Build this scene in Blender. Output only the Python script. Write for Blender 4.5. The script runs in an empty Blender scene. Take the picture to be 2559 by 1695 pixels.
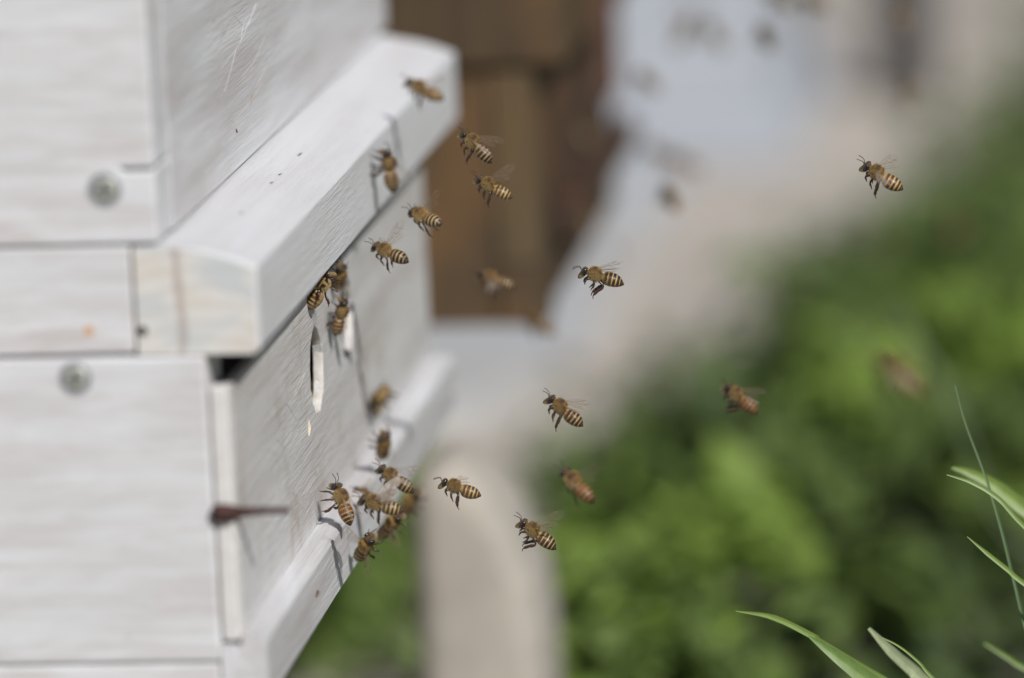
import bpy, bmesh, math, random
import numpy as np
from mathutils import Vector, Matrix
random.seed(7); RNG = np.random.default_rng(11)
SC = bpy.context.scene
COL = SC.collection

# ------------------------------------------------------------------ camera
CAM_LOC = Vector((0.21240, -1.24090, 0.23300))
CAM_R = Vector((0.9923, 0.1154, -0.0442)).normalized()
CAM_F = Vector((-0.1215, 0.9759, -0.1815)).normalized()
CAM_R = (CAM_R - CAM_F * CAM_R.dot(CAM_F)).normalized()
CAM_U = CAM_R.cross(CAM_F).normalized()
FPX, PW, PH = 14000.0, 2559.0, 1695.0
cd = bpy.data.cameras.new('camera'); cam = bpy.data.objects.new('camera', cd); COL.objects.link(cam)
M = Matrix((CAM_R, CAM_U, -CAM_F)).transposed().to_4x4(); M.translation = CAM_LOC
cam.matrix_world = M
cd.sensor_fit = 'HORIZONTAL'; cd.sensor_width = 36.0; cd.lens = FPX / PW * 36.0
cd.clip_start = 0.05; cd.clip_end = 1000.0
cd.dof.use_dof = True; cd.dof.focus_distance = 1.394; cd.dof.aperture_fstop = 6.0
SC.camera = cam

# ------------------------------------------------------------------ sky and sun
TO_SUN = Vector((0.455, -0.63, 0.63)).normalized()
W = bpy.data.worlds.new('World'); SC.world = W; W.use_nodes = True
wn, wl = W.node_tree.nodes, W.node_tree.links
bg = wn['Background']; sky = wn.new('ShaderNodeTexSky'); sky.sky_type = 'NISHITA'; sky.sun_disc = False
sky.sun_elevation = math.asin(TO_SUN.z); sky.sun_rotation = math.atan2(TO_SUN.x, TO_SUN.y)
wl.new(sky.outputs[0], bg.inputs[0]); bg.inputs[1].default_value = 0.05
sd = bpy.data.lights.new('sun', 'SUN'); sd.energy = 4.3; sd.angle = math.radians(0.55); sd.color = (1.0, 0.968, 0.937)
sun = bpy.data.objects.new('sun', sd); COL.objects.link(sun)
sun.rotation_euler = TO_SUN.to_track_quat('Z', 'Y').to_euler(); sun.location = (1, -1.4, 2)
SC.view_settings.view_transform = 'Standard'; SC.view_settings.look = 'None'
SC.view_settings.exposure = -0.22; SC.view_settings.gamma = 1.0; SC.view_settings.use_curve_mapping = False
SC.render.engine = 'CYCLES'
SC.cycles.use_denoising = True
SC.cycles.max_bounces = 8; SC.cycles.transparent_max_bounces = 16

# ------------------------------------------------------------------ helpers
def ray(px, py):
    return CAM_F + CAM_R * ((px - (PW - 1) / 2) / FPX) + CAM_U * (((PH - 1) / 2 - py) / FPX)
def at(px, py, depth): return CAM_LOC + ray(px, py) * depth          # a point at a distance along the view
def on_x(px, py, x): d = ray(px, py); return CAM_LOC + d * ((x - CAM_LOC.x) / d.x)
def on_z(px, py, z): d = ray(px, py); return CAM_LOC + d * ((z - CAM_LOC.z) / d.z)
def depth_of(p): return (Vector(p) - CAM_LOC).dot(CAM_F)

def tag(o, label=None, cat=None, group=None, kind=None):
    if label: o['label'] = label
    if cat: o['category'] = cat
    if group: o['group'] = group
    if kind: o['kind'] = kind
    return o
def empty(name, loc, label, cat, group=None):
    o = bpy.data.objects.new(name, None); COL.objects.link(o); o.location = loc
    o.empty_display_size = 0.01
    return tag(o, label, cat, group)
def root_of(o):
    while o.parent: o = o.parent
    return o
def obj(name, bm, mats, parent=None, smooth=False):
    me = bpy.data.meshes.new(name)
    if parent is not None:
        off = root_of(parent).location
        for v in bm.verts: v.co -= off
    bm.normal_update(); bm.to_mesh(me); bm.free()
    for m in (mats if isinstance(mats, (list, tuple)) else [mats]): me.materials.append(m)
    if smooth:
        for p in me.polygons: p.use_smooth = True
    o = bpy.data.objects.new(name, me); COL.objects.link(o); o.parent = parent
    return o
def bx(x0, x1, y0, y1, z0, z1, bevel=0.0006, seg=2, bm=None):
    new = bm is None; bm = bm or bmesh.new()
    r = bmesh.ops.create_cube(bm, size=1.0)
    for v in r['verts']:
        v.co = Vector((x0 + (v.co.x + .5) * (x1 - x0), y0 + (v.co.y + .5) * (y1 - y0), z0 + (v.co.z + .5) * (z1 - z0)))
    if bevel:
        es = list({e for v in r['verts'] for e in v.link_edges})
        bmesh.ops.bevel(bm, geom=es, offset=bevel, segments=seg, affect='EDGES', profile=0.5)
    return bm
def prism(pts, axis, a0, a1, bevel=0.0006, seg=2, holes=()):
    """polygon pts (2D) extruded along axis: 'Y' -> pts are (x,z), 'X' -> pts are (y,z), 'Z' -> (x,y)"""
    bm = bmesh.new()
    def p3(p, a):
        return Vector((p[0], a, p[1])) if axis == 'Y' else Vector((a, p[0], p[1])) if axis == 'X' else Vector((p[0], p[1], a))
    es = []
    for loop in [pts] + list(holes):
        vs = [bm.verts.new(p3(p, a0)) for p in loop]
        es += [bm.edges.new((vs[i], vs[(i + 1) % len(vs)])) for i in range(len(vs))]
    if holes: bmesh.ops.triangle_fill(bm, edges=es, use_beauty=True)
    else: bmesh.ops.contextual_create(bm, geom=es)
    r = bmesh.ops.extrude_face_region(bm, geom=list(bm.faces))
    d = p3((0, 0), a1 - a0) if True else None
    for v in [g for g in r['geom'] if isinstance(g, bmesh.types.BMVert)]: v.co += d
    bmesh.ops.recalc_face_normals(bm, faces=list(bm.faces))
    if bevel:
        bm.normal_update()
        sharp = [e for e in bm.edges if len(e.link_faces) == 2 and e.calc_face_angle(0) > 0.6]
        bmesh.ops.bevel(bm, geom=sharp, offset=bevel, segments=seg, affect='EDGES', profile=0.5)
    return bm
def lathe(profile, centre, axis, n=24, bm=None):
    """profile [(along, radius)] turned round axis through centre"""
    bm = bm or bmesh.new(); axis = Vector(axis).normalized()
    u = axis.orthogonal().normalized(); w = axis.cross(u)
    rings = []
    for a, r in profile:
        rings.append([bm.verts.new(Vector(centre) + axis * a + (u * math.cos(2 * math.pi * k / n) + w * math.sin(2 * math.pi * k / n)) * max(r, 1e-7)) for k in range(n)])
    for i in range(len(rings) - 1):
        for k in range(n): bm.faces.new((rings[i][k], rings[i][(k + 1) % n], rings[i + 1][(k + 1) % n], rings[i + 1][k]))
    bm.faces.new(rings[0][::-1]); bm.faces.new(rings[-1])
    bmesh.ops.recalc_face_normals(bm, faces=list(bm.faces))
    return bm
def tube(pts, radii, n=8, flat=1.0, bm=None, caps=True):
    bm = bm or bmesh.new(); pts = [Vector(p) for p in pts]; rings = []
    ref = Vector((0.13, 1.0, 0.21))
    for i, p in enumerate(pts):
        t = (pts[min(i + 1, len(pts) - 1)] - pts[max(i - 1, 0)]).normalized()
        u = (ref - t * ref.dot(t)).normalized(); w = t.cross(u)
        r = radii[i] if hasattr(radii, '__len__') else radii
        f = flat[i] if hasattr(flat, '__len__') else flat
        rings.append([bm.verts.new(p + u * (r * f * math.cos(2 * math.pi * k / n)) + w * (r * math.sin(2 * math.pi * k / n))) for k in range(n)])
    for i in range(len(rings) - 1):
        for k in range(n): bm.faces.new((rings[i][k], rings[i][(k + 1) % n], rings[i + 1][(k + 1) % n], rings[i + 1][k]))
    if caps: bm.faces.new(rings[0][::-1]); bm.faces.new(rings[-1])
    return bm
def smoothline(pts, n):
    """Catmull-Rom through pts"""
    pts = [Vector(p) for p in pts]; P = [pts[0] * 2 - pts[1]] + pts + [pts[-1] * 2 - pts[-2]]; out = []
    segs = len(pts) - 1
    for i in range(n + 1):
        s = min(i / n * segs, segs - 1e-6); k = int(s); t = s - k
        a, b, c, d = P[k:k + 4]
        out.append(0.5 * ((2 * b) + (c - a) * t + (2 * a - 5 * b + 4 * c - d) * t * t + (3 * b - a - 3 * c + d) * t ** 3))
    return out

# ------------------------------------------------------------------ materials
def newmat(name):
    m = bpy.data.materials.new(name); m.use_nodes = True
    return m, m.node_tree.nodes, m.node_tree.links, m.node_tree.nodes['Principled BSDF']
def mapped_noise(n, l, coord, scale3, scale, detail=4, rough=0.55, dist=0.0):
    mp = n.new('ShaderNodeMapping'); mp.inputs['Scale'].default_value = scale3; l.new(coord, mp.inputs['Vector'])
    t = n.new('ShaderNodeTexNoise'); t.inputs['Scale'].default_value = scale; t.inputs['Detail'].default_value = detail
    t.inputs['Roughness'].default_value = rough; t.inputs['Distortion'].default_value = dist
    l.new(mp.outputs[0], t.inputs['Vector']); return t.outputs['Fac']
def ramp(n, l, fac, stops):
    r = n.new('ShaderNodeValToRGB'); e = r.color_ramp.elements
    while len(e) < len(stops): e.new(0.5)
    for q, (p, c) in zip(e, stops):
        q.position = p; q.color = (c, c, c, 1) if not hasattr(c, '__len__') else (*c, 1)
    l.new(fac, r.inputs[0]); return r.outputs[0]
def mix(n, l, fac, a, b, mode='MIX'):
    m = n.new('ShaderNodeMix'); m.data_type = 'RGBA'; m.blend_type = mode
    for s, v in ((m.inputs[0], fac), (m.inputs[6], a), (m.inputs[7], b)):
        if hasattr(v, 'is_output'): l.new(v, s)
        elif hasattr(v, '__len__'): s.default_value = (*v, 1)
        else: s.default_value = v
    return m.outputs[2]
def math_n(n, l, op, a, b=0.0, c=None):
    m = n.new('ShaderNodeMath'); m.operation = op
    for s, v in zip(m.inputs, (a, b) if c is None else (a, b, c)):
        if hasattr(v, 'is_output'): l.new(v, s)
        else: s.default_value = v
    return m.outputs[0]
def bump(n, l, p, height, strength, distance):
    b = n.new('ShaderNodeBump'); b.inputs['Strength'].default_value = strength; b.inputs['Distance'].default_value = distance
    l.new(height, b.inputs['Height']); l.new(b.outputs[0], p.inputs['Normal'])

def painted_wood(name, grain, white=(0.75, 0.76, 0.782), worn=(0.52, 0.49, 0.485), amount=1.0, bumpy=0.5, dirt=0.0, streak=(0.09, 85), thin=(0.66, 0.69, 0.71)):
    """white paint brushed on sawn wood; the grain runs along the given axis"""
    m, n, l, p = newmat(name)
    co = n.new('ShaderNodeTexCoord').outputs['Object']
    i = 'XYZ'.index(grain)
    s = lambda k: tuple(k if j == i else 1.0 for j in range(3))
    fine = mapped_noise(n, l, co, s(0.05), 1900, 3, 0.6)
    mid = mapped_noise(n, l, co, s(0.035), 520, 4, 0.62, 0.0)
    broad = mapped_noise(n, l, co, s(streak[0]), streak[1], 4, 0.6, 0.3)
    blotch = mapped_noise(n, l, co, s(0.35), 30, 3, 0.55)
    speck = mapped_noise(n, l, co, s(0.22), 700, 2, 0.5)
    c = mix(n, l, ramp(n, l, broad, [(0.40, 0.0), (0.66, 0.9 * amount)]), white, worn)
    c = mix(n, l, ramp(n, l, blotch, [(0.45, 0.0), (0.70, 0.55 * amount)]), c, thin)
    c = mix(n, l, ramp(n, l, mid, [(0.42, 0.0), (0.70, 0.42 * amount)]), c, (0.56, 0.535, 0.515))
    c = mix(n, l, ramp(n, l, speck, [(0.735, 0.0), (0.78, 0.5)]), c, (0.33, 0.28, 0.25))
    chip = mapped_noise(n, l, co, s(0.16), 170, 5, 0.62, 0.6)
    c = mix(n, l, ramp(n, l, chip, [(0.66, 0.0), (0.74, 0.55 * amount)]), c, (0.47, 0.38, 0.30))
    if dirt:
        d = mapped_noise(n, l, co, (1, 1, 1), 55, 5, 0.65, 0.3)
        c = mix(n, l, ramp(n, l, d, [(0.52, 0.0), (0.72, dirt)]), c, (0.40, 0.31, 0.22))
        d2 = mapped_noise(n, l, co, (1, 1, 1), 420, 3, 0.5)
        c = mix(n, l, ramp(n, l, d2, [(0.70, 0.0), (0.75, dirt)]), c, (0.36, 0.24, 0.10))
    l.new(c, p.inputs['Base Color'])
    p.inputs['Roughness'].default_value = 0.5
    h = math_n(n, l, 'ADD', math_n(n, l, 'MULTIPLY', fine, 0.6), math_n(n, l, 'MULTIPLY', mid, 0.9))
    bump(n, l, p, h, bumpy, 0.0006)
    return m
PAINT_X = painted_wood('white_paint_side', 'X', worn=(0.53, 0.495, 0.485), amount=0.85, bumpy=0.35, streak=(0.2, 170))
PAINT_Y = painted_wood('white_paint_front', 'Y', amount=1.0, bumpy=0.7)
PAINT_PANEL = painted_wood('white_paint_panel', 'Y', white=(0.735, 0.73, 0.725), worn=(0.56, 0.53, 0.515), amount=0.85, bumpy=0.8, dirt=0.5)
PAINT_BATTEN = painted_wood('white_paint_batten', 'Y', white=(0.762, 0.772, 0.795), worn=(0.64, 0.62, 0.61), amount=0.5, bumpy=0.7)
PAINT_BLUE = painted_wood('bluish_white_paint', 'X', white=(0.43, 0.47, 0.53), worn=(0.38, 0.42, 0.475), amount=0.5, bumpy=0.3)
PAINT_FRESH = painted_wood('white_paint_fresh', 'Y', white=(0.80, 0.80, 0.80), amount=0.15, bumpy=0.2)

def end_grain():
    m, n, l, p = newmat('painted_end_grain')
    co = n.new('ShaderNodeTexCoord').outputs['Object']
    sx = n.new('ShaderNodeSeparateXYZ'); l.new(co, sx.inputs[0])
    ns = mapped_noise(n, l, co, (1, 1, 1), 160, 4, 0.6)
    blot = mapped_noise(n, l, co, (1, 1, 1.6), 75, 3, 0.5)
    # growth rings: distance from a pith below the board
    dx = math_n(n, l, 'ADD', sx.outputs[0], -0.188); dz = math_n(n, l, 'ADD', sx.outputs[2], 0.030)
    r = math_n(n, l, 'SQRT', math_n(n, l, 'ADD', math_n(n, l, 'MULTIPLY', dx, dx), math_n(n, l, 'MULTIPLY', dz, dz)))
    r = math_n(n, l, 'ADD', r, math_n(n, l, 'MULTIPLY', ns, 0.003))
    w = math_n(n, l, 'SINE', math_n(n, l, 'MULTIPLY', r, 1500.0))
    c = mix(n, l, ramp(n, l, w, [(0.0, 0.0), (1.0, 0.5)]), (0.70, 0.69, 0.66), (0.58, 0.545, 0.49))
    c = mix(n, l, ramp(n, l, blot, [(0.46, 0.0), (0.64, 0.75)]), c, (0.53, 0.57, 0.59))
    c = mix(n, l, ramp(n, l, blot, [(0.30, 0.4), (0.45, 0.0)]), c, (0.62, 0.56, 0.47))
    # one drying crack standing upright in the end
    cx = math_n(n, l, 'ABSOLUTE', math_n(n, l, 'ADD', math_n(n, l, 'ADD', sx.outputs[0], -0.1838), math_n(n, l, 'MULTIPLY', ns, 0.004)), 0)
    c = mix(n, l, ramp(n, l, math_n(n, l, 'MULTIPLY', cx, 300.0), [(0.10, 0.55), (0.42, 0.0)]), c, (0.34, 0.26, 0.22))
    l.new(c, p.inputs['Base Color']); p.inputs['Roughness'].default_value = 0.6
    bump(n, l, p, ns, 0.3, 0.0005)
    return m
END_GRAIN = end_grain()

def plain(name, col, rough=0.6, metal=0.0, noise=None, spec=0.5, bump_=None):
    m, n, l, p = newmat(name)
    p.inputs['Roughness'].default_value = rough; p.inputs['Metallic'].default_value = metal
    p.inputs['Specular IOR Level'].default_value = spec
    if noise:
        scale, col2 = noise
        co = n.new('ShaderNodeTexCoord').outputs['Object']
        f = mapped_noise(n, l, co, (1, 1, 1), scale, 5, 0.6)
        l.new(mix(n, l, ramp(n, l, f, [(0.35, 0.0), (0.65, 1.0)]), col, col2), p.inputs['Base Color'])
        if bump_: bump(n, l, p, f, *bump_)
    else: p.inputs['Base Color'].default_value = (*col, 1)
    return m
def stained_wood(name, a, b, grain, rough=0.65, scale=120, warm=None):
    m, n, l, p = newmat(name)
    co = n.new('ShaderNodeTexCoord').outputs['Object']; i = 'XYZ'.index(grain)
    s3 = tuple(0.08 if j == i else 1.0 for j in range(3))
    f = mapped_noise(n, l, co, s3, scale, 5, 0.6, 0.4)
    g = mapped_noise(n, l, co, (1, 1, 1), 14, 3, 0.5)
    c = mix(n, l, ramp(n, l, f, [(0.35, 0.0), (0.68, 1.0)]), a, b)
    c = mix(n, l, ramp(n, l, g, [(0.40, 0.0), (0.70, 0.6)]), c, tuple(q * 0.55 for q in a))
    if warm:
        h = mapped_noise(n, l, co, (1, 1, 0.6), 26, 3, 0.5)
        c = mix(n, l, ramp(n, l, h, [(0.45, 0.0), (0.68, 0.75)]), c, warm)
    l.new(c, p.inputs['Base Color']); p.inputs['Roughness'].default_value = rough
    bump(n, l, p, f, 0.4, 0.001); return m
RAW_WOOD = stained_wood('bare_wood_inside', (0.34, 0.25, 0.15), (0.24, 0.16, 0.09), 'Z')
BROWN_SIDE = stained_wood('brown_stain_side', (0.105, 0.068, 0.034), (0.060, 0.039, 0.021), 'Z', warm=(0.20, 0.105, 0.035))
BROWN_FRONT = stained_wood('brown_stain_front', (0.080, 0.045, 0.027), (0.045, 0.026, 0.018), 'Y', warm=(0.19, 0.085, 0.035))
BROWN_LIGHT = stained_wood('brown_corner_post', (0.140, 0.098, 0.048), (0.098, 0.066, 0.034), 'Z', warm=(0.15, 0.088, 0.035))
BROWN_RED = stained_wood('reddish_brown', (0.17, 0.085, 0.060), (0.11, 0.055, 0.040), 'Z')
GREY_WOOD = stained_wood('weathered_grey_wood', (0.06, 0.058, 0.056), (0.04, 0.039, 0.038), 'Z', scale=60)
RUST = plain('rusty_iron', (0.105, 0.040, 0.034), 0.75, 0.2, (900, (0.035, 0.022, 0.021)), 0.4, (0.4, 0.0004))
STEEL = plain('zinc_steel', (0.50, 0.52, 0.47), 0.4, 0.3, (500, (0.38, 0.40, 0.36)))
DARK = plain('hole_shade', (0.030, 0.026, 0.030), 0.8)
KNOT = plain('orange_knot', (0.62, 0.36, 0.20), 0.6, 0, (900, (0.66, 0.48, 0.34)))
RESIN = plain('yellow_stain', (0.64, 0.53, 0.34), 0.5, 0, (1200, (0.68, 0.62, 0.50)))
DEBRIS = plain('brown_debris', (0.12, 0.055, 0.035), 0.7)
CONCRETE = plain('pale_concrete', (0.48, 0.445, 0.39), 0.9, 0, (24, (0.38, 0.35, 0.305)), 0.3, (0.5, 0.004))
BRISTLE = plain('pale_bristle', (0.80, 0.79, 0.77), 0.4)
def ground_mat(name, a, b, c3, s1, s2):
    m, n, l, p = newmat(name)
    co = n.new('ShaderNodeTexCoord').outputs['Object']
    f = mapped_noise(n, l, co, (1, 1, 1), s1, 6, 0.65); g = mapped_noise(n, l, co, (1, 1, 1), s2, 5, 0.6)
    c = mix(n, l, ramp(n, l, f, [(0.35, 0.0), (0.65, 1.0)]), a, b)
    c = mix(n, l, ramp(n, l, g, [(0.48, 0.0), (0.62, 0.8)]), c, c3)
    l.new(c, p.inputs['Base Color']); p.inputs['Roughness'].default_value = 0.95
    bump(n, l, p, g, 0.6, 0.02); return m
SOIL = ground_mat('damp_soil', (0.180, 0.168, 0.135), (0.135, 0.125, 0.100), (0.20, 0.185, 0.155), 9, 40)
SAND = ground_mat('sandy_path', (0.53, 0.475, 0.415), (0.44, 0.395, 0.345), (0.58, 0.53, 0.465), 5, 22)

def vcol_mat(name, rough, trans=0.0, spec=0.5, vary=0.0, coat=0.0):
    m, n, l, p = newmat(name)
    a = n.new('ShaderNodeVertexColor'); a.layer_name = 'Col'
    out = a.outputs['Color']
    if vary:
        oi = n.new('ShaderNodeObjectInfo'); hs = n.new('ShaderNodeHueSaturation')
        l.new(math_n(n, l, 'ADD', math_n(n, l, 'MULTIPLY', oi.outputs['Random'], vary * 0.06), 0.5 - vary * 0.03), hs.inputs['Hue'])
        l.new(math_n(n, l, 'ADD', math_n(n, l, 'MULTIPLY', oi.outputs['Random'], vary), 1.0 - vary * 0.5), hs.inputs['Value'])
        l.new(out, hs.inputs['Color']); out = hs.outputs[0]
    l.new(out, p.inputs['Base Color']); p.inputs['Roughness'].default_value = rough or .5
    if rough is None: l.new(a.outputs['Alpha'], p.inputs['Roughness'])
    p.inputs['Specular IOR Level'].default_value = spec; p.inputs['Coat Weight'].default_value = coat
    if trans:
        o = n['Material Output']; t = n.new('ShaderNodeBsdfTranslucent'); l.new(out, t.inputs[0])
        s = n.new('ShaderNodeMixShader'); s.inputs[0].default_value = trans
        l.new(p.outputs[0], s.inputs[1]); l.new(t.outputs[0], s.inputs[2]); l.new(s.outputs[0], o.inputs[0])
    return m
LEAF = vcol_mat('leaf', 0.55, 0.3, 0.3)
GRASS = vcol_mat('grass_blade', 0.42, 0.35, 0.4)
BEE_BODY = vcol_mat('bee_body', None, 0.0, 0.5, 0.2)
BEE_FUZZ = vcol_mat('bee_fuzz', 0.7, 0.35, 0.3, 0.2)
BEE_LEG = plain('bee_leg', (0.050, 0.022, 0.016), 0.3, 0, None, 0.6)
BEE_EYE = plain('bee_eye', (0.012, 0.009, 0.009), 0.16, 0, None, 0.7)
POLLEN = plain('pollen_basket', (0.42, 0.20, 0.03), 0.8)
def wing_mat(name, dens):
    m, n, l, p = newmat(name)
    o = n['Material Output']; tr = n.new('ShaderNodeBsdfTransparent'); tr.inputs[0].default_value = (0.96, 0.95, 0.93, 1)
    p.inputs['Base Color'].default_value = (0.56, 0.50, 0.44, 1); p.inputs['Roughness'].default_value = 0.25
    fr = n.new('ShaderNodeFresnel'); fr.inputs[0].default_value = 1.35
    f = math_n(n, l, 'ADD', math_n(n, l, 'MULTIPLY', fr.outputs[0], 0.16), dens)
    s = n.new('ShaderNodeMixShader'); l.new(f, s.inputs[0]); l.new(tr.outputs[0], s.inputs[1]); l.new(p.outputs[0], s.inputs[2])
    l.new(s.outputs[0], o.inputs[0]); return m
WING = wing_mat('bee_wing', 0.03); WING_DENSE = wing_mat('bee_wing_dense', 0.55)  # second wing is a more opaque copy, so it shows more clearly
VEIN = plain('wing_vein', (0.22, 0.13, 0.08), 0.5)

# ------------------------------------------------------------------ the setting: ground, path
GZ = -0.30
def sheet(name, pts, mat, kind='structure'):
    bm = bmesh.new(); bm.faces.new([bm.verts.new(p) for p in pts]); bm.normal_update()
    if bm.faces[:][0].normal.z < 0: bmesh.ops.reverse_faces(bm, faces=bm.faces[:])
    return tag(obj(name, bm, mat), kind=kind)
sheet('ground', [(-60, -60, GZ), (60, -60, GZ), (60, 60, GZ), (-60, 60, GZ)], SOIL)
edge_px = [(1360, 1950), (1370, 1800), (1430, 1560), (1585, 1340), (1810, 1120), (2070, 930), (2320, 750), (2530, 540), (2710, 330), (2930, 80)]
edge = smoothline([on_z(px, py, GZ + 0.004) for px, py in edge_px], 40)
path_pts = [tuple(p) for p in edge] + [(1.6, 14, GZ + .004), (1.2, 40, GZ + .004), (-30, 40, GZ + .004), (-30, -3, GZ + .004), (-.3, -3, GZ + .004)]
sheet('path', path_pts, SAND)

# ------------------------------------------------------------------ the white hive
# -- upper box
up = empty('hive_box', (-0.22, 0.19, 0.0258), 'large white painted upper hive box with a countersunk screw in its side', 'hive box')
XF = -0.0222
zt = 0.235
side_poly = [(-0.415, 0.0262), (XF - .0002, 0.0262), (XF - .0002, 0.0428), (-0.0305, 0.0428), (-0.0305, 0.0436), (XF - .0002, 0.0436), (XF - .0002, zt), (-0.415, zt)]
obj('side_board', prism(side_poly, 'Y', 0.0008, 0.0212, 0.0008), PAINT_X, up)
fb = obj('front_board', bx(-0.043, XF, 0.0204, 0.3805, 0.0262, zt, 0.0), PAINT_Y, up)
obj('side_board', bx(-0.415, -0.0435, 0.36, 0.3800, 0.0262, zt, 0.0006), PAINT_X, up)
obj('back_board', bx(-0.4345, -0.4155, 0.0008, 0.3800, 0.0262, zt, 0.0006), PAINT_Y, up)
obj('lid', bx(-0.445, -0.012, -0.010, 0.391, zt + .0003, zt + 0.02, 0.001), PAINT_Y, up)
def screw(px, y, parent, r=0.0031):
    c = Vector((px[0], y, px[1]))
    s = obj('screw', lathe([(0, r * 1.05), (-0.0003, r), (-0.0006, r * 0.86), (-0.00055, r * 0.5), (-0.0005, 0.0)], c, (0, 1, 0)), STEEL, parent, True)
    obj('countersink_ring', lathe([(0.0, r * 1.35), (-0.00025, r * 1.32), (-0.0003, r * 1.12), (0.0, r * 1.08)], c, (0, 1, 0)), RING_SHADE, s)
    b = bx(c.x - r * .62, c.x + r * .62, y - .00085, y - .0004, c.z - r * .13, c.z + r * .13, 0)
    b = bx(c.x - r * .13, c.x + r * .13, y - .00088, y - .0004, c.z - r * .62, c.z + r * .62, 0, bm=b)
    obj('cross_slot', b, plain('slot_shade', (0.16, 0.16, 0.15), 0.7), s)  # raised dark bars; the slot's shade is put into their colour
RING_SHADE = plain('recess_shade', (0.40, 0.41, 0.45), 0.7)  # shade of the screw's recess, put into the ring's colour
screw((-0.0341, 0.0388), 0.0008, up)
# fine bristles and brush hairs caught in the paint of the front boards
def bristles(parent, x, spots, seed):
    rr = random.Random(seed)
    for (px, py, qx, qy, bend) in spots:
        a, b = on_x(px, py, x), on_x(qx, qy, x)
        m_ = (a + b) / 2 + Vector((0, bend * (b.z - a.z), -bend * (b.y - a.y) * 0.3))
        obj('bristle', tube(smoothline([a, m_, b], 10), 0.00004, 5), BRISTLE, parent)
bristles(fb, XF + 0.00005, [(552, 172, 640, 12, .1), (602, 95, 622, 40, -.3), (585, 40, 640, 6, .4), (560, 230, 590, 120, .05), (606, 190, 660, 95, .1), (640, 215, 702, 110, -.05), (585, 300, 655, 205, .06)], 1)
obj('paint_speck', tube([on_x(590, 322, XF + .0002), on_x(592, 330, XF + .0002)], [.00012, .0002], 6), DEBRIS, fb)

# -- middle frame with the sloping batten
mf = empty('shallow_hive_box', (-0.2, 0.19, 0.0005), 'low white frame between the two hive boxes with a thick rounded batten along its front', 'hive frame')
obj('side_rail', bx(-0.4145, -0.0291, 0.0004, 0.021, 0.0008, 0.0256, 0.0007), PAINT_X, mf)
obj('side_rail', bx(-0.4145, -0.0291, 0.36, 0.379, 0.0008, 0.0256, 0.0007), PAINT_X, mf)
obj('front_rail', bx(-0.043, -0.0293, 0.0214, 0.3595, 0.0008, 0.0256, 0.0), RAW_WOOD, mf)
bat = [(-0.0283, 0.0004), (-0.0010, 0.0002), (0.0, 0.0012), (0.0001, 0.0198), (-0.0004, 0.0204), (-0.0008, 0.02065), (-0.006, 0.0226), (-0.010, 0.0238), (-0.015, 0.0248), (-0.020, 0.0252), (-0.0283, 0.0253)]
def batten():
    # near and far ends rounded off in plan; many cross-sections so that the edge can wander a little
    bm = bmesh.new(); ys = np.concatenate([np.linspace(0, .0021, 6), np.linspace(.004, .010, 4), np.linspace(.014, .352, 90), np.linspace(.356, .3665, 9)])
    rings = []; rr = np.random.default_rng(3)
    wob = np.convolve(rr.normal(0, 1, len(ys) + 8), np.ones(9) / 9, 'valid') * 0.00022
    wob2 = np.convolve(rr.normal(0, 1, len(ys) + 8), np.ones(9) / 9, 'valid') * 0.00022
    for k, y in enumerate(ys):
        e = min(y, .3665 - y); cut = 0.0
        if e < .002: cut = (1 - math.sqrt(max(0, 1 - (1 - e / .002) ** 2))) * .0007
        if y > .36: cut += ((y - .36) / .0065) ** 2 * .004
        ring = []
        for (x, z) in bat:
            w = 1.0 if x > -.02 else 0.0
            top = 1.0 if z > .015 else 0.2
            ring.append(bm.verts.new((x - cut * w * (1 if x > -.004 else .6) + wob[k] * w * .6, y, z + (wob2[k] - cut * 0.6) * w * top)))
        rings.append(ring)
    m = len(bat); sides = []
    for a, b in zip(rings, rings[1:]):
        for i in range(m):
            f = bm.faces.new((a[i], a[(i + 1) % m], b[(i + 1) % m], b[i]))
            if i in (0, m - 1): f.material_index = 2  # underside made dark bare wood to cut light bounced below the batten
    f0 = bm.faces.new(rings[0]); f1 = bm.faces.new(rings[-1][::-1])
    bmesh.ops.recalc_face_normals(bm, faces=bm.faces[:])
    for f in bm.faces: f.smooth = True
    f0.smooth = f1.smooth = False
    f0.material_index = f1.material_index = 1
    for e in list(f0.edges) + list(f1.edges): e.smooth = False
    bm.normal_update()
    for e in bm.edges:
        if len(e.link_faces) == 2 and e.calc_face_angle(0) > .45: e.smooth = False
    return bm
bt = obj('batten', batten(), [PAINT_BATTEN, END_GRAIN, RAW_WOOD], mf)
def disc_mark(name, c, r, mat, parent, axis=(0, 1, 0), sx=1.0):
    return obj(name, lathe([(0.0004, r), (-0.00005, r * 0.98), (-0.0001, r * 0.5), (-0.0001, 0)], c, axis, 18), mat, parent)
disc_mark('nail_hole', (-0.0271, 0.0, 0.0060), 0.0012, DARK, bt)  # flat disc, no real hole; the shade inside it is painted on
disc_mark('knot', (-0.0396, 0.0004, 0.0062), 0.0013, KNOT, mf)
for (px, py) in [(742, 365), (745, 350), (672, 408), (598, 500), (690, 330)]:
    q = on_x(px, py, -.012); q.z = 0.0243
    obj('paint_speck', tube([q, q + Vector((.0006, .0012, .0001))], [.00014, .00008], 6), DEBRIS, bt)

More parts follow.
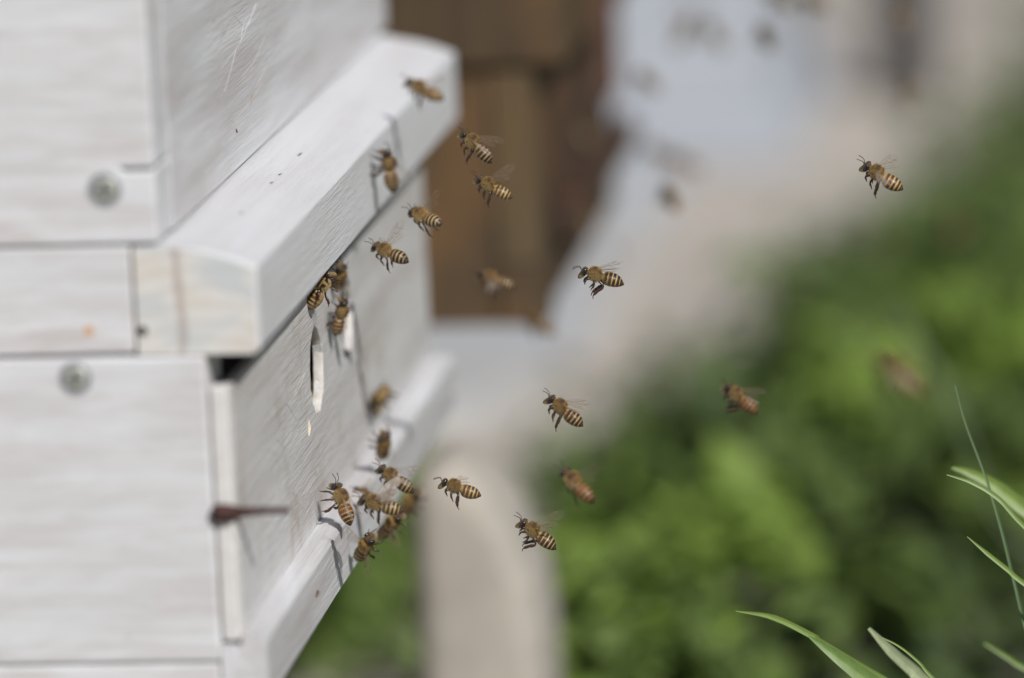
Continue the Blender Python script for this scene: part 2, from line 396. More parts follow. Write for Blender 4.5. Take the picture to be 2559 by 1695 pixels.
# -- lower base with entrance panel and landing strip
lo = empty('lower_hive_box', (-0.2, 0.19, -0.0816), 'white lower hive base with a thin entrance panel, round entrance holes and a landing strip', 'hive base')
LX = -0.0128
obj('side_wall', bx(-0.415, LX, -0.0010, 0.020, -0.0718, 0.0000, 0.0009), PAINT_X, lo)
obj('side_wall', bx(-0.415, LX, 0.345, 0.366, -0.0718, 0.0000, 0.0009), PAINT_X, lo)
obj('back_wall', bx(-0.4345, -0.4155, -0.0008, 0.366, -0.0718, 0.0, 0.0007), PAINT_Y, lo)
obj('front_sill', bx(-0.032, LX - .0004, 0.0204, 0.3446, -0.0718, -0.0470, 0.0005), RAW_WOOD, lo)
obj('floor_board', bx(-0.4345, -0.0132, -0.0016, 0.366, -0.0816, -0.0722, 0.0008), PAINT_X, lo)
CREAM = plain('cream_painted_edge', (0.74, 0.735, 0.72), 0.55, 0, (300, (0.66, 0.64, 0.61)), 0.5, (0.4, 0.0006))
HOLE_RIM = plain('hole_rim', (0.74, 0.73, 0.70), 0.5, 0, (260, (0.60, 0.55, 0.48)), 0.5, (0.5, 0.0008))
HOLES = [(0.1290, -0.0285, 0.0110), (0.1820, -0.0245, 0.0112)]
hr = random.Random(12)
hole_loops = []
for cy, cz, r in HOLES:
    j_ = [1 + hr.uniform(-.07, .05) for _ in range(28)]
    hole_loops.append([(cy + r * j_[k] * math.cos(2 * math.pi * k / 28), cz + r * j_[k] * math.sin(2 * math.pi * k / 28)) for k in range(28)])
pan = obj('entrance_panel', prism([(0.0038, -0.0676), (0.3385, -0.0676), (0.3385, -0.0080), (0.0038, -0.0080)], 'X', -0.0106, -0.0080, 0.0002, 2, hole_loops), [PAINT_PANEL, HOLE_RIM], lo)
for f in pan.data.polygons:
    c = f.center + lo.location
    if any(math.hypot(c.y - cy, c.z - cz) < r * 1.0 for cy, cz, r in HOLES): f.material_index = 1; f.use_smooth = True
obj('edge_strip', bx(-0.0124, -0.0081, -0.0003, 0.0036, -0.0672, -0.0072, .0008), CREAM, lo)
obj('landing_strip', prism([(-0.0128, -0.0816), (-0.0026, -0.0816), (-0.0020, -0.0810), (-0.0019, -0.0672), (-0.0026, -0.0662), (-0.0040, -0.0657), (-0.0078, -0.0655), (-0.0079, -0.0680), (-0.0128, -0.0680)], 'Y', -0.0012, 0.3425, 0.0), PAINT_Y, lo)
screw((-0.0431, -0.0045), -0.0010, lo, 0.0030)
bristles(pan, -0.00795, [(720, 1010, 765, 925, .1), (735, 985, 770, 920, -.1), (690, 1095, 745, 1080, .3), (655, 1120, 730, 1080, .2), (700, 1000, 740, 1050, -.1), (722, 1230, 790, 1190, .2), (640, 1240, 720, 1190, .15), (700, 1320, 770, 1250, -.1)], 2)
st = on_x(771, 1069, -.0080)
obj('resin_streak', tube([st + Vector((0.00005, 0, .0020)), st, st - Vector((-.00005, 0.001, .0018))], [.0002, .0006, .0002], 8, 0.3), RESIN, pan)
# rusty hook nail through the panel's end
nl = obj('nail', tube([(-0.0126, -0.0012, -0.0366), (-0.0118, -0.0014, -0.0366), (-0.0092, -0.0010, -0.0368), (-0.0080, 0.0006, -0.0370), (-0.0066, 0.0016, -0.0371)], [.0017, .0021, .0021, .0017, .0011], 12), RUST, lo, True)
obj('shank', tube([(-0.0072, 0.0014, -0.0371), (-0.002, 0.0034, -0.0373), (0.0040, 0.0052, -0.0377)], [.0011, .00085, .0007], 10), RUST, nl, True)
sp = on_x(790, 1491, -.0018)
obj('speck', tube([sp, sp + Vector((.0001, .002, .0008))], [.0002, .0004], 6), DEBRIS, lo)

# -- blocks that carry the hive, just below the picture
def block(x0, x1, y0, y1, z0, z1, label, name='concrete_block'):
    return tag(obj(name, bx(x0, x1, y0, y1, z0, z1, 0.006, 2), CONCRETE), label, 'block')
block(-0.40, -0.21, 0.02, 0.16, GZ, -0.0820, 'concrete block under the near end of the white hive')
block(-0.40, -0.21, 0.22, 0.35, GZ, -0.0820, 'concrete block under the far end of the white hive')

# ------------------------------------------------------------------ the brown hive behind
bh = empty('brown_hive', (-0.17, 0.64, -0.0897), 'dark brown stained wooden hive standing behind the white one', 'hive')
BY0, BY1, BXF = 0.518, 0.760, 0.0045
bs_ = obj('side_board', bx(-0.34, -0.0105, BY0, BY0 + .02, -0.0897, -0.0060, .001), BROWN_SIDE, bh)
obj('corner_post', bx(-0.0102, BXF - .0008, BY0 - .0012, BY0 + .02, -0.0700, -0.0060, .001), BROWN_LIGHT, bh)
obj('foot_rail', bx(-0.0102, BXF + .0010, BY0 - .0016, BY0 + .02, -0.0897, -0.0703, .001), BROWN_SIDE, bh)
obj('front_board', bx(-0.022, BXF - .0015, BY0 + .0203, BY1, -0.0897, -0.0060, .001), BROWN_FRONT, bh)
obj('side_board', bx(-0.34, -0.0225, BY1 - .02, BY1 - .0002, -0.0897, -0.0060, .001), BROWN_SIDE, bh)
obj('back_board', bx(-0.362, -0.3405, BY0, BY1, -0.0897, -0.0060, .001), BROWN_SIDE, bh)
obj('landing_strip', bx(BXF - .0013, BXF + .0060, BY0 + .05, BY1 + .02, -0.0700, -0.0600, .001), BROWN_FRONT, bh)
ub = obj('upper_box', bx(-0.35, 0.0150, BY0 - .004, BY1 + .005, -0.0055, 0.20, .002), BROWN_SIDE, bh)
obj('edge_strip', bx(0.0153, 0.0172, 0.60, 0.70, -0.0055, 0.20, .0006), BROWN_RED, bh)
obj('end_strip', bx(-0.0036, 0.0060, BY1 - .03, BY1 + .012, -0.0497, -0.0060, .001), BROWN_RED, bh)
wd = at(1336, 380, 1.86)
kb = bmesh.new(); bmesh.ops.create_uvsphere(kb, u_segments=14, v_segments=8, radius=1)
for v in kb.verts: v.co = Vector((wd.x + v.co.x * .006, wd.y + v.co.y * .005, wd.z + v.co.z * .0032))
obj('wing_glint', kb, plain('dull_grey_glint', (0.42, 0.41, 0.40), 0.5), bh, True)  # added grey blob, standing in for a blurred bee's glinting wings

# blocks that carry the brown hive, and a stone post beyond the landing strip
block(-0.34, -0.13, 0.53, 0.62, GZ, -0.0899, 'concrete block under the near end of the brown hive')
block(-0.34, -0.13, 0.67, 0.755, GZ, -0.0899, 'concrete block under the far end of the brown hive')
PX, PY = 0.0060, 0.455
pl = prism([(PX - .040, GZ), (PX, GZ), (PX, -0.180), (PX - .002, -0.163), (PX - .009, -0.143), (PX - .019, -0.1255), (PX - .027, -0.1225), (PX - .040, -0.1240)], 'Y', PY, PY + .06, .010, 5)
tag(obj('stone_post', pl, CONCRETE), 'pale blurred stone post with a sloping top beyond the landing strip', 'post')
slab_px = [(900, 700), (1500, 430), (1690, 430), (1600, 600), (1480, 780), (1330, 930), (1180, 1010), (900, 1060)]
sl = prism([tuple(on_z(px, py, GZ + .02).xy) for px, py in slab_px], 'Z', GZ + .0005, GZ + .02, .003, 2)
tag(obj('paving_slab', sl, plain('pale_slab', (0.49, 0.52, 0.56), 0.85, 0, (8, (0.50, 0.48, 0.44)))), 'pale bluish paving slab seen below and beside the brown hive', 'slab')

# far white hive in the same row
wb = on_z(1945, 440, GZ); wx, wy, zb = wb.x, wb.y, GZ + .0045
wh = empty('white_hive', (wx - .2, wy + .2, zb), 'blurred white hive further along the row, right of the brown hive', 'hive')
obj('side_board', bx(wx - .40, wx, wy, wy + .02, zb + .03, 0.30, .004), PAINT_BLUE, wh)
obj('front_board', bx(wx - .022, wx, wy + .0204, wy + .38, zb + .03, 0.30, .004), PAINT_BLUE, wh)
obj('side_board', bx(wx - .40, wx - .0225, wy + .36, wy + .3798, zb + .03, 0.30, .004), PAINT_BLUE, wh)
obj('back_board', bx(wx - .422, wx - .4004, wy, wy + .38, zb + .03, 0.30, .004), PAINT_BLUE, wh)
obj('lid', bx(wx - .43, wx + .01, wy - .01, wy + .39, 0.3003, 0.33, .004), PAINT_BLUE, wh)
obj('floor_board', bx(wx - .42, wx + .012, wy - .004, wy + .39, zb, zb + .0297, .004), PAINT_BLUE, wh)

# grey stake at the far edge of the path
q = on_z(2262, 262, GZ)
tag(obj('wooden_stake', tube([q, q + Vector((.002, 0, .12)), q + Vector((-.004, 0, .36))], [.021, .020, .017], 10), GREY_WOOD), 'dark grey blurred stake standing at the far edge of the sandy path', 'stake')

# ------------------------------------------------------------------ plants
def leaves_mesh(name, pos, nrm_tilt, size, cols, seed, aspect=0.62):
    """one pointed, folded leaf (4 faces) at every position"""
    r = np.random.default_rng(seed); N = len(pos)
    yaw = r.uniform(0, 2 * np.pi, N); tilt = np.abs(r.normal(0, nrm_tilt, N)); rz = r.uniform(0, 2 * np.pi, N)
    base = np.array([[0, 0, 0], [.45, .5, .06], [1, 0, -.10], [.45, -.5, .06], [.5, 0, -.03]])
    verts = np.zeros((N, 5, 3)); s = r.uniform(.6, 1.25, N) * size
    for k in range(5):
        x, y, z = base[k, 0] - .5, base[k, 1] * aspect, base[k, 2]
        cx, sx_ = np.cos(tilt), np.sin(tilt)
        X, Y, Z = x * cx + z * sx_, np.full(N, y), -x * sx_ + z * cx
        verts[:, k, 0] = (X * np.cos(rz) - Y * np.sin(rz)) * s + pos[:, 0]
        verts[:, k, 1] = (X * np.sin(rz) + Y * np.cos(rz)) * s + pos[:, 1]
        verts[:, k, 2] = Z * s + pos[:, 2]
    tri = np.array([[0, 4, 1], [1, 4, 2], [0, 3, 4], [3, 2, 4]])
    faces = (np.arange(N)[:, None, None] * 5 + tri[None]).reshape(-1, 3)
    me = bpy.data.meshes.new(name); me.from_pydata(verts.reshape(-1, 3).tolist(), [], faces.tolist())
    ca = me.color_attributes.new('Col', 'FLOAT_COLOR', 'POINT')
    c = np.ones((N, 5, 4)); c[:, :, :3] = cols[:, None, :]
    ca.data.foreach_set('color', c.reshape(-1).astype(np.float32)); me.materials.append(LEAF)
    return me
def green(n, a, b, r, jitter=0.18):
    t = r.uniform(0, 1, (n, 1)); c = np.array(a) * (1 - t) + np.array(b) * t
    return c * (1 + r.normal(0, jitter, (n, 1))).clip(.5, 1.6)
DEEP, MID, LIME, TEAL = (0.082, 0.118, 0.038), (0.150, 0.220, 0.060), (0.265, 0.385, 0.075), (0.120, 0.175, 0.090)
def in_poly(x, y, poly):
    c = np.zeros(len(x), bool); j = len(poly) - 1
    for i in range(len(poly)):
        (xi, yi), (xj, yj) = poly[i], poly[j]
        c ^= ((yi > y) != (yj > y)) & (x < (xj - xi) * (y - yi) / (yj - yi + 1e-12) + xi); j = i
    return c
# ground cover: dense beyond the path's right edge, thinning out towards it
gv = [(p.x, p.y) for p in edge]
def cover():
    r = np.random.default_rng(5); out = []; cols = []
    e = np.array([(p.x, p.y) for p in edge])
    n = 30000
    y = r.uniform(0.55, 4.2, n) ** 1.0; x = np.interp(y, e[np.argsort(e[:, 1])][:, 1], e[np.argsort(e[:, 1])][:, 0]) + r.exponential(.55, n) - 0.015
    d = x - np.interp(y, e[np.argsort(e[:, 1])][:, 1], e[np.argsort(e[:, 1])][:, 0])
    # clumpy density
    cl = np.sin(x * 17 + 1.3 * np.sin(y * 9)) * np.sin(y * 11 + 2 * np.sin(x * 7)) + .55 * np.sin(x * 41 + y * 23)
    keep = r.uniform(-1.1, 1.1, n) < cl * .8 + np.clip(d * 2.6, 0, .9) - .62
    x, y, d, cl = x[keep], y[keep], d[keep], cl[keep]
    h = np.abs(r.normal(0, .010, len(x))) + np.clip(d * .10, 0, .05) * r.uniform(0, 1, len(x))
    z = GZ + .008 + h
    c = green(len(x), DEEP, MID, r, .25); hi = r.uniform(0, 1, len(x)) < .18; c[hi] = green(hi.sum(), MID, LIME, r)
    te = r.uniform(0, 1, len(x)) < .22; c[te] = green(te.sum(), TEAL, MID, r)
    return np.stack([x, y, z], 1), c
pos, cc = cover()
# clumps of one colour each, for the mottled look of weeds
rc = np.random.default_rng(77); es_ = np.array(sorted((p.y, p.x) for p in edge)); PP, CC = [pos], [cc]
ns_ = 1500; ys_ = rc.uniform(.6, 3.4, ns_); xs_ = np.interp(ys_, es_[:, 0], es_[:, 1]) - np.abs(rc.normal(0, .045, ns_))
PP.append(np.stack([xs_, ys_, GZ + .008 + np.abs(rc.normal(0, .006, ns_))], 1)); CC.append(green(ns_, DEEP, MID, rc, .2))
for k in range(230):
    yy = rc.uniform(.6, 3.4); xx = np.interp(yy, es_[:, 0], es_[:, 1]) + .02 + rc.exponential(.30)
    nn = int(rc.integers(18, 46)); rr_ = rc.uniform(.010, .026); hh = rc.uniform(.008, .035) + min(.04, (xx - np.interp(yy, es_[:, 0], es_[:, 1])) * .12)
    PP.append(np.stack([xx + rc.normal(0, rr_, nn), yy + rc.normal(0, rr_, nn), GZ + np.abs(hh + rc.normal(0, rr_ * .6, nn)) + .004], 1))
    q_ = Vector((xx, yy, GZ + hh)) - CAM_LOC; dq = q_.dot(CAM_F); qx, qy = PW / 2 + FPX * q_.dot(CAM_R) / dq, PH / 2 - FPX * q_.dot(CAM_U) / dq
    t_ = rc.uniform()
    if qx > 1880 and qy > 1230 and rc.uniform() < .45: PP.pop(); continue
    if qx > 1850 and qy > 1080: t_ = .45 + .6 * t_ if t_ > .12 else t_          # darker greens in the lower right corner
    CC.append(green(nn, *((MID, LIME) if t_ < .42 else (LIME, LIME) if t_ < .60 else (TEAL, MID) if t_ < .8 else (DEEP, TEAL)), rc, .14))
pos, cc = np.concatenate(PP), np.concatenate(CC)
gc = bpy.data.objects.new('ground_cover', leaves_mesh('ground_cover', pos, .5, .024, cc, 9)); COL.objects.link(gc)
tag(gc, 'mass of low green leaves covering the ground right of the path', 'ground cover', kind='stuff')
# grass seen beneath the landing strip
def tuft_area(cpx, n, spread, seed):
    r = np.random.default_rng(seed); P = []
    for (px, py) in cpx:
        c = on_z(px, py, GZ); k = n // len(cpx)
        P.append(np.stack([c.x + r.normal(0, spread, k), c.y + r.normal(0, spread * 4.5, k), GZ + .01 + np.abs(r.normal(0, .012, k))], 1))
    return np.concatenate(P), r
pos, r_ = tuft_area([(790, 1560), (860, 1500), (930, 1460), (800, 1620)], 2400, .014, 21)
gp = bpy.data.objects.new('grass_patch', leaves_mesh('grass_patch', pos, .7, .016, green(len(pos), (.16, .24, .06), (.27, .38, .10), r_), 22, .4)); COL.objects.link(gp)
tag(gp, 'blurred patch of bright green grass seen under the landing strip of the hive', 'grass', kind='stuff')
# leafy weeds that show as soft bright clumps
weeds = [
    (2170, 1011, LIME, .038, 'bright lime weed clump at right, left of the reddish blurred bee'),
    (1908, 1222, MID, .045, 'olive green weed clump in the middle of the ground cover'),
    (1800, 1365, LIME, .042, 'bright green weed clump below the middle of the ground cover'),
    (1565, 1480, LIME, .040, 'light green weed clump right of the stone post'),
    (1490, 1640, LIME, .046, 'bright green weed clump beside the stone post at the bottom of the picture'),
    (2182, 1475, MID, .026, 'small round green weed clump above the lowest grass blades'),
    (2461, 840, LIME, .036, 'yellow green weed clump at the right edge of the picture'),
    (2467, 1110, MID, .034, 'green weed clump at the right edge behind the thin grass stem'),
    (1650, 1640, MID, .045, 'mid green weed clump along the bottom, right of the stone post'),
    (2380, 640, MID, .050, 'far green weed clump under the bee at upper right'),
    (1545, 1270, MID, .030, 'faint green weed clump beside the hovering dark bee'),
    (1400, 1560, MID, .040, 'green weed clump growing against the foot of the stone post'),
    (2080, 800, MID, .050, 'soft green weed clump at the top of the ground cover'),
]
for k, (px, py, colr, rad, lab) in enumerate(weeds):
    hgt = .05 + rad * .6
    c = on_z(px, py, GZ + hgt); r = np.random.default_rng(50 + k)
    n = 90
    P = np.stack([c.x + r.normal(0, rad * .45, n), c.y + r.normal(0, rad * .6, n), c.z + r.normal(0, rad * .33, n).clip(-hgt + .01, 1)], 1)
    w = empty('leafy_weed', (c.x, c.y, GZ + .002), lab, 'weed', 'leafy weeds in the ground cover')
    P -= np.array(w.location)
    c2 = green(n, tuple(np.array(colr) * .75), tuple(np.array(colr) * 1.1), r, .12)
    f = bpy.data.objects.new('foliage', leaves_mesh('foliage', P, .5, .026, c2, 80 + k)); COL.objects.link(f); f.parent = w
    sm = bmesh.new()
    for j in range(5):
        t_ = P[r.integers(0, n)]
        tube([(r.normal(0, .004), r.normal(0, .004), 0), (t_[0] * .4, t_[1] * .4, t_[2] * .55), tuple(t_)], [.0014, .0012, .0006], 5, bm=sm)
    off = w.location
    for v in sm.verts: v.co += off
    stem_m = plain('weed_stem', (0.07, 0.10, 0.03), 0.6) if k == 0 else bpy.data.materials['weed_stem']
    obj('stem', sm, stem_m, w)

def blade(pts, widths, cols, label, face=None, fold=0.35, name='sedge_shoot'):
    """a folded grass leaf through pts (tip first, foot on the ground last)"""
    n = 48; P = smoothline(pts, n); bm = bmesh.new(); lay = bm.verts.layers.float_color.new('Col'); rows = []
    for i, p in enumerate(P):
        t = (P[min(i + 1, n)] - P[max(i - 1, 0)]).normalized()
        f = Vector(face or -CAM_F); side = t.cross(f).normalized(); up_ = side.cross(t).normalized()
        w = np.interp(i / n * (len(widths) - 1), range(len(widths)), widths) * .42
        row = []
        for s, lift, cc_ in ((-1, fold, 0), (-.12, 0, 1), (.12, 0, 1), (1, fold, 0)):
            v = bm.verts.new(p + side * (w * s) + up_ * (w * lift)); g = 1.0 + .10 * math.sin(i * 1.7 + s * 3)
            c = np.array(cols[0]) * (1 - i / n) + np.array(cols[1]) * (i / n)
            if cc_: c = c * 1.15
            v[lay] = (*(c * g), 1); row.append(v)
        rows.append(row)
    for a, b in zip(rows, rows[1:]):
        for k in range(3): bm.faces.new((a[k], a[k + 1], b[k + 1], b[k]))
    o = obj(name, bm, GRASS, None, True)
    return tag(o, label, 'sedge', 'grass blades in front of the hive')
def foot(x, y): return Vector((x, y, GZ + .001))
G1, G2, G3 = (0.235, 0.345, 0.085), (0.18, 0.275, 0.065), (0.40, 0.47, 0.27)
K = 1.0811
def gp_(x, y, z): return at(x * K, y * K, z)
def rooted(vis, z, widths, cols, label, drop, **k):
    """visible points in the picture, then on down to a foot on the ground"""
    P = [gp_(x, y, z + dz) for x, y, dz in vis]
    d = (P[-1] - P[-2]).normalized(); a = P[-1]; f = Vector((a.x + d.x * .10 + drop, a.y + .01, GZ + .001)); b1, b2 = a + d * .13, f + Vector((0, 0, .22))
    hid = [a * (1 - t) ** 3 + b1 * 3 * t * (1 - t) ** 2 + b2 * 3 * t * t * (1 - t) + f * t ** 3 for t in (.1, .25, .45, .7, 1)]
    return blade(P + hid, widths + [widths[-1]] * 5, cols, label, **k)
rooted([(1700, 1412, .004), (1790, 1428, .003), (1885, 1474, .001), (1905, 1487, 0)], 1.40, [.0003, .0017, .0019, .0014], (G1, G1), 'slim pointed grass blade lowest in the picture, tip pointing left', .05)
rooted([(1868, 1470, 0), (1905, 1496, -.001), (1960, 1537, -.002), (2040, 1592, -.004)], 1.398, [.0005, .0024, .0042, .0052], ((.20, .31, .10), G1), 'broad pale green grass blade along the bottom edge, under the slim pointed one', .05)
rooted([(2008, 1452, .01), (2060, 1506, .005), (2110, 1550, 0), (2150, 1588, 0)], 1.365, [.0010, .0030, .0036, .0040], (G3, G3), 'pale wide slightly blurred grass blade at the bottom edge', .04)
rooted([(2014, 1463, 0), (2075, 1492, 0), (2125, 1532, 0), (2165, 1575, 0)], 1.392, [.0002, .0006, .0008, .0010], (G1, G2), 'very thin sharp grass blade curving in front of the pale one', .04)
rooted([(2188, 1097, 0), (2250, 1117, 0), (2310, 1155, 0), (2372, 1222, 0)], 1.395, [.0003, .0012, .0014, .0013], ((.24, .36, .12), G1), 'thin sharp grass blade entering from the right edge, tip beside the tall stem', .05)
rooted([(2200, 1080, 0), (2240, 1092, 0), (2300, 1122, 0), (2385, 1186, 0)], 1.445, [.0008, .0026, .0040, .0052], (G1, G1), 'broad blurred grass blade just above the thin blade at the right edge', .06)
rooted([(2235, 1240, 0), (2280, 1278, 0), (2330, 1318, 0), (2380, 1358, 0)], 1.395, [.0002, .0012, .0014, .0015], (G1, G2), 'short narrow grass blade at the right edge, lower of the two sharp ones', .05)
rooted([(2208, 890, .005), (2232, 980, .004), (2275, 1095, .002), (2310, 1210, 0), (2345, 1350, 0), (2375, 1470, 0)], 1.415, [.0004, .0006, .0007, .0009, .0010, .0011], ((.16, .24, .12), (.13, .20, .09)), 'long thin upright grass stem along the right edge', .03, fold=.9)
rooted([(2275, 1487, 0), (2330, 1520, 0), (2385, 1552, 0)], 1.47, [.0008, .0016, .0018], (G2, G2), 'dim blurred grass blade in the bottom right corner', .04)
rooted([(2062, 690, 0), (2130, 800, 0), (2210, 930, 0), (2235, 1010, 0)], 2.0, [.002, .004, .004, .003], ((.12, .17, .07), (.09, .13, .05)), 'faint wide out of focus blade leaning behind the reddish blurred bee', .05)

# more grass of the same tuft, well behind the focus: too soft to tell blade from blade
def soft_grass():
    r = random.Random(31); bm = bmesh.new(); lay = bm.verts.layers.float_color.new('Col')
    for k in range(26):
        base = on_z(r.uniform(2050, 2900), r.uniform(1500, 2100), GZ); base.y = r.uniform(.75, 1.15); base.x = r.uniform(.12, .40)
        L = r.uniform(.06, .15); lean = Vector((r.uniform(-.9, .2), r.uniform(-.3, .3), 0)); w = r.uniform(.0016, .0034); rows = []
        c = Vector((.10, .16, .045)).lerp(Vector((.20, .29, .09)), r.random())
        for i in range(9):
            t = i / 8; p = Vector((base.x, base.y, GZ)) + Vector((0, 0, L * (t - .28 * t * t))) + lean * (L * .55 * t * t)
            ww = w * (1 - t ** 2) + .0002
            a_, b_ = bm.verts.new(p + Vector((ww, ww * .3, 0))), bm.verts.new(p - Vector((ww, ww * .3, 0)))
            a_[lay] = b_[lay] = (*c, 1); rows.append((a_, b_))
        for u, v in zip(rows, rows[1:]): bm.faces.new((u[0], u[1], v[1], v[0]))
    return bm
tag(obj('soft_grass', soft_grass(), GRASS), 'soft out of focus grass behind the sharp blades in the lower right corner', 'grass', kind='stuff')

# ------------------------------------------------------------------ honey bees
def bee_body(droop=.055, dk=1.0, warm=0.0, bands=1.0):
    # x, centre z, height up, height down, half width
    head = [(6.35, -.75, .10, .10, .10), (6.22, -.7, .75, 1.0, .75), (5.95, -.45, 1.2, 1.45, 1.25), (5.55, -.25, 1.5, 1.65, 1.65), (5.1, -.1, 1.6, 1.6, 1.85), (4.7, 0, 1.5, 1.4, 1.75), (4.35, .05, 1.15, 1.05, 1.35), (4.1, .08, .62, .6, .7),
            (3.95, .1, .62, .62, .7), (3.7, .15, 1.15, 1.1, 1.15), (3.25, .2, 1.6, 1.55, 1.6), (2.6, .22, 1.95, 1.85, 1.95), (1.9, .22, 2.1, 1.95, 2.05), (1.2, .12, 1.95, 1.85, 1.95), (.6, .02, 1.65, 1.65, 1.75), (.15, -.08, 1.3, 1.35, 1.4), (-.12, -.15, 1.05, 1.1, 1.15), (-.3, -.2, 1.02, 1.05, 1.1)]
    ab_x = [-.45, -.8, -1.3, -2.0, -2.8, -3.6, -4.4, -5.1, -5.7, -6.2, -6.55, -6.8, -6.9]
    ab_r = [1.12, 1.55, 1.85, 2.05, 2.10, 2.05, 1.90, 1.62, 1.25, .85, .50, .18, .04]
    secs = list(head)
    seg = [-.45, -1.75, -3.0, -4.2, -5.35, -6.2, -6.95]
    for x in np.linspace(-.45, -6.9, 62):
        r = np.interp(-x, [-q for q in ab_x], ab_r)
        k = max(i for i in range(6) if x <= seg[i] + 1e-6); ph = (seg[k] - x) / (seg[k] - seg[k + 1])
        r *= 1.0 + .045 * (ph - .5) if x > -6.5 else 1
        zc = -.22 - .16 * math.sin(min(1, (-x - .45) / 4.5) * math.pi) - droop * max(0, -x - 3.0) ** 1.5
        secs.append((x, zc, r * .96, r * .98, r * 1.02))
    N = 22; bm = bmesh.new(); lay = bm.verts.layers.float_color.new('Col'); rings = []
    rr = random.Random(4)
    for (x, zc, hu, hd, hy) in secs:
        ring = []
        for k in range(N):
            a = 2 * math.pi * k / N; cy, sz = math.cos(a), math.sin(a)
            y = hy * cy; z = zc + (hu if sz > 0 else hd) * sz; xx = x
            if x > 4.2:                                    # face slants forward and narrows to the mouth
                if sz < 0: y *= 1 + .45 * sz; xx += -.25 * sz; z += .45 * sz * max(0, (x - 4.3) / 2)
                else: xx -= .25 * sz
            v = bm.verts.new((xx, y, z)); ring.append(v)
            tan, dark = Vector((.50, .365, .155)).lerp(Vector((.46, .25, .07)), warm), Vector((.038, .022, .014)) * dk
            if x > 4.1: c = Vector((.055, .036, .022)).lerp(Vector((.30, .21, .10)), .65 if sz < -.25 else .12)
            elif x > -.35:
                c = Vector((.19, .118, .042)).lerp(Vector((.38, .29, .14)), max(0, -sz + .15) * .8)
                if sz > .55 and 1.2 < x < 3.0: c = Vector((.060, .036, .018))
            else:
                kk = max(i for i in range(6) if x <= seg[i] + 1e-6); ph = (seg[kk] - x) / (seg[kk] - seg[kk + 1])
                lim = [.34, .24, .30, .32, .28, .0][kk] * bands
                f = 1.0 if ph < lim - .06 else max(0.0, 1 - (ph - lim + .06) / .24)
                c = dark.lerp(tan, f)
                if kk <= 1 and f < 1: c = c.lerp(Vector((.17, .075, .022)), .25 + .6 * warm)
                und = max(0, (-sz - .35) / .65); c = c.lerp(Vector((.27, .18, .085)), min(1, und * 1.1) * (.8 if x > -5.6 else .2))
            g = rr.uniform(.85, 1.15); v[lay] = (c.x * g, c.y * g, c.z * g, .9 if x > -.4 else .42)
        rings.append(ring)
    for a, b in zip(rings, rings[1:]):
        for k in range(N): bm.faces.new((a[k], b[k], b[(k + 1) % N], a[(k + 1) % N]))
    bm.faces.new(rings[0]); bm.faces.new(rings[-1][::-1])
    bmesh.ops.recalc_face_normals(bm, faces=bm.faces[:])
    for f in bm.faces: f.smooth = True
    me = bpy.data.meshes.new('body'); bm.to_mesh(me); bm.free(); me.materials.append(BEE_BODY); return me, secs
BODY, SECS = bee_body()
BODIES = [BODY, bee_body(.10, .8, 0.0, .8)[0], bee_body(.03, 1.5, .25, 1.15)[0], bee_body(.075, 1.2, .9, .9)[0]]
def bee_fuzz():
    r = random.Random(8); bm = bmesh.new(); lay = bm.verts.layers.float_color.new('Col')
    xs = [s[0] for s in SECS][::-1]
    def sec(x): return [np.interp(x, xs, [s[i] for s in SECS][::-1]) for i in range(1, 5)]
    for i in range(3600):
        u = r.random()
        x = r.uniform(.1, 3.95) if u < .62 else r.uniform(4.3, 6.0) if u < .76 else r.uniform(-1.9, -.5) if u < .88 else r.choice([-1.8, -3.05, -4.25, -5.4]) - r.uniform(0, .35)
        zc, hu, hd, hy = sec(x); a = r.uniform(0, 2 * math.pi); sz, cy = math.sin(a), math.cos(a)
        if 1.2 < x < 3.0 and sz > .6 and r.random() < .75: continue
        p = Vector((x, hy * cy * .98, zc + (hu if sz > 0 else hd) * sz * .98))
        if x > 4.2 and sz < 0: p.x += -.25 * sz
        nrm = Vector((0, cy, sz)); nrm.x += r.uniform(-.7, .5); nrm.y += r.uniform(-.4, .4); nrm.z += r.uniform(-.4, .4); nrm.normalize()
        L = (r.uniform(.4, .9) if -.2 < x < 4 else r.uniform(.18, .36)) * (1 if x > -.4 else .75)
        t = nrm.orthogonal().normalized() * .04
        c = Vector((.42, .31, .14)).lerp(Vector((.66, .54, .31)), r.random()) if sz < .45 else Vector((.38, .235, .075)).lerp(Vector((.58, .40, .15)), r.random())
        if x > 4.2 and sz > .2: c = c * .6
        vs = [bm.verts.new(p + t), bm.verts.new(p - t), bm.verts.new(p + nrm * L)]
        for v in vs: v[lay] = (*c, 1)
        bm.faces.new(vs)
    me = bpy.data.meshes.new('fuzz'); bm.to_mesh(me); bm.free(); me.materials.append(BEE_FUZZ); return me
FUZZ = bee_fuzz()
def me_of(bm, name, mat, smooth=True):
    me = bpy.data.meshes.new(name); bm.to_mesh(me); bm.free(); me.materials.append(mat)
    if smooth:
        for p in me.polygons: p.use_smooth = True
    return me
def eye(s):
    bm = bmesh.new(); bmesh.ops.create_uvsphere(bm, u_segments=16, v_segments=10, radius=1)
    for v in bm.verts: v.co = Vector((5.02 + v.co.x * .72 - .12 * v.co.z, s * (1.42 + v.co.y * .52 * 1.0 - .12 * abs(v.co.z)), .18 + v.co.z * 1.22))
    bmesh.ops.recalc_face_normals(bm, faces=bm.faces[:]); return me_of(bm, 'eye', BEE_EYE)
EYES = [eye(1), eye(-1)]
def antenna(s, v):
    pts = [(5.95, s * .35, .35), (6.5, s * .62, 1.15), (7.3, s * .95, 1.35 - v * .5), (8.5, s * 1.25, 1.25 - v * 1.5)]
    return me_of(tube(smoothline(pts, 10), [.10] * 11, 6), 'antenna', BEE_LEG)
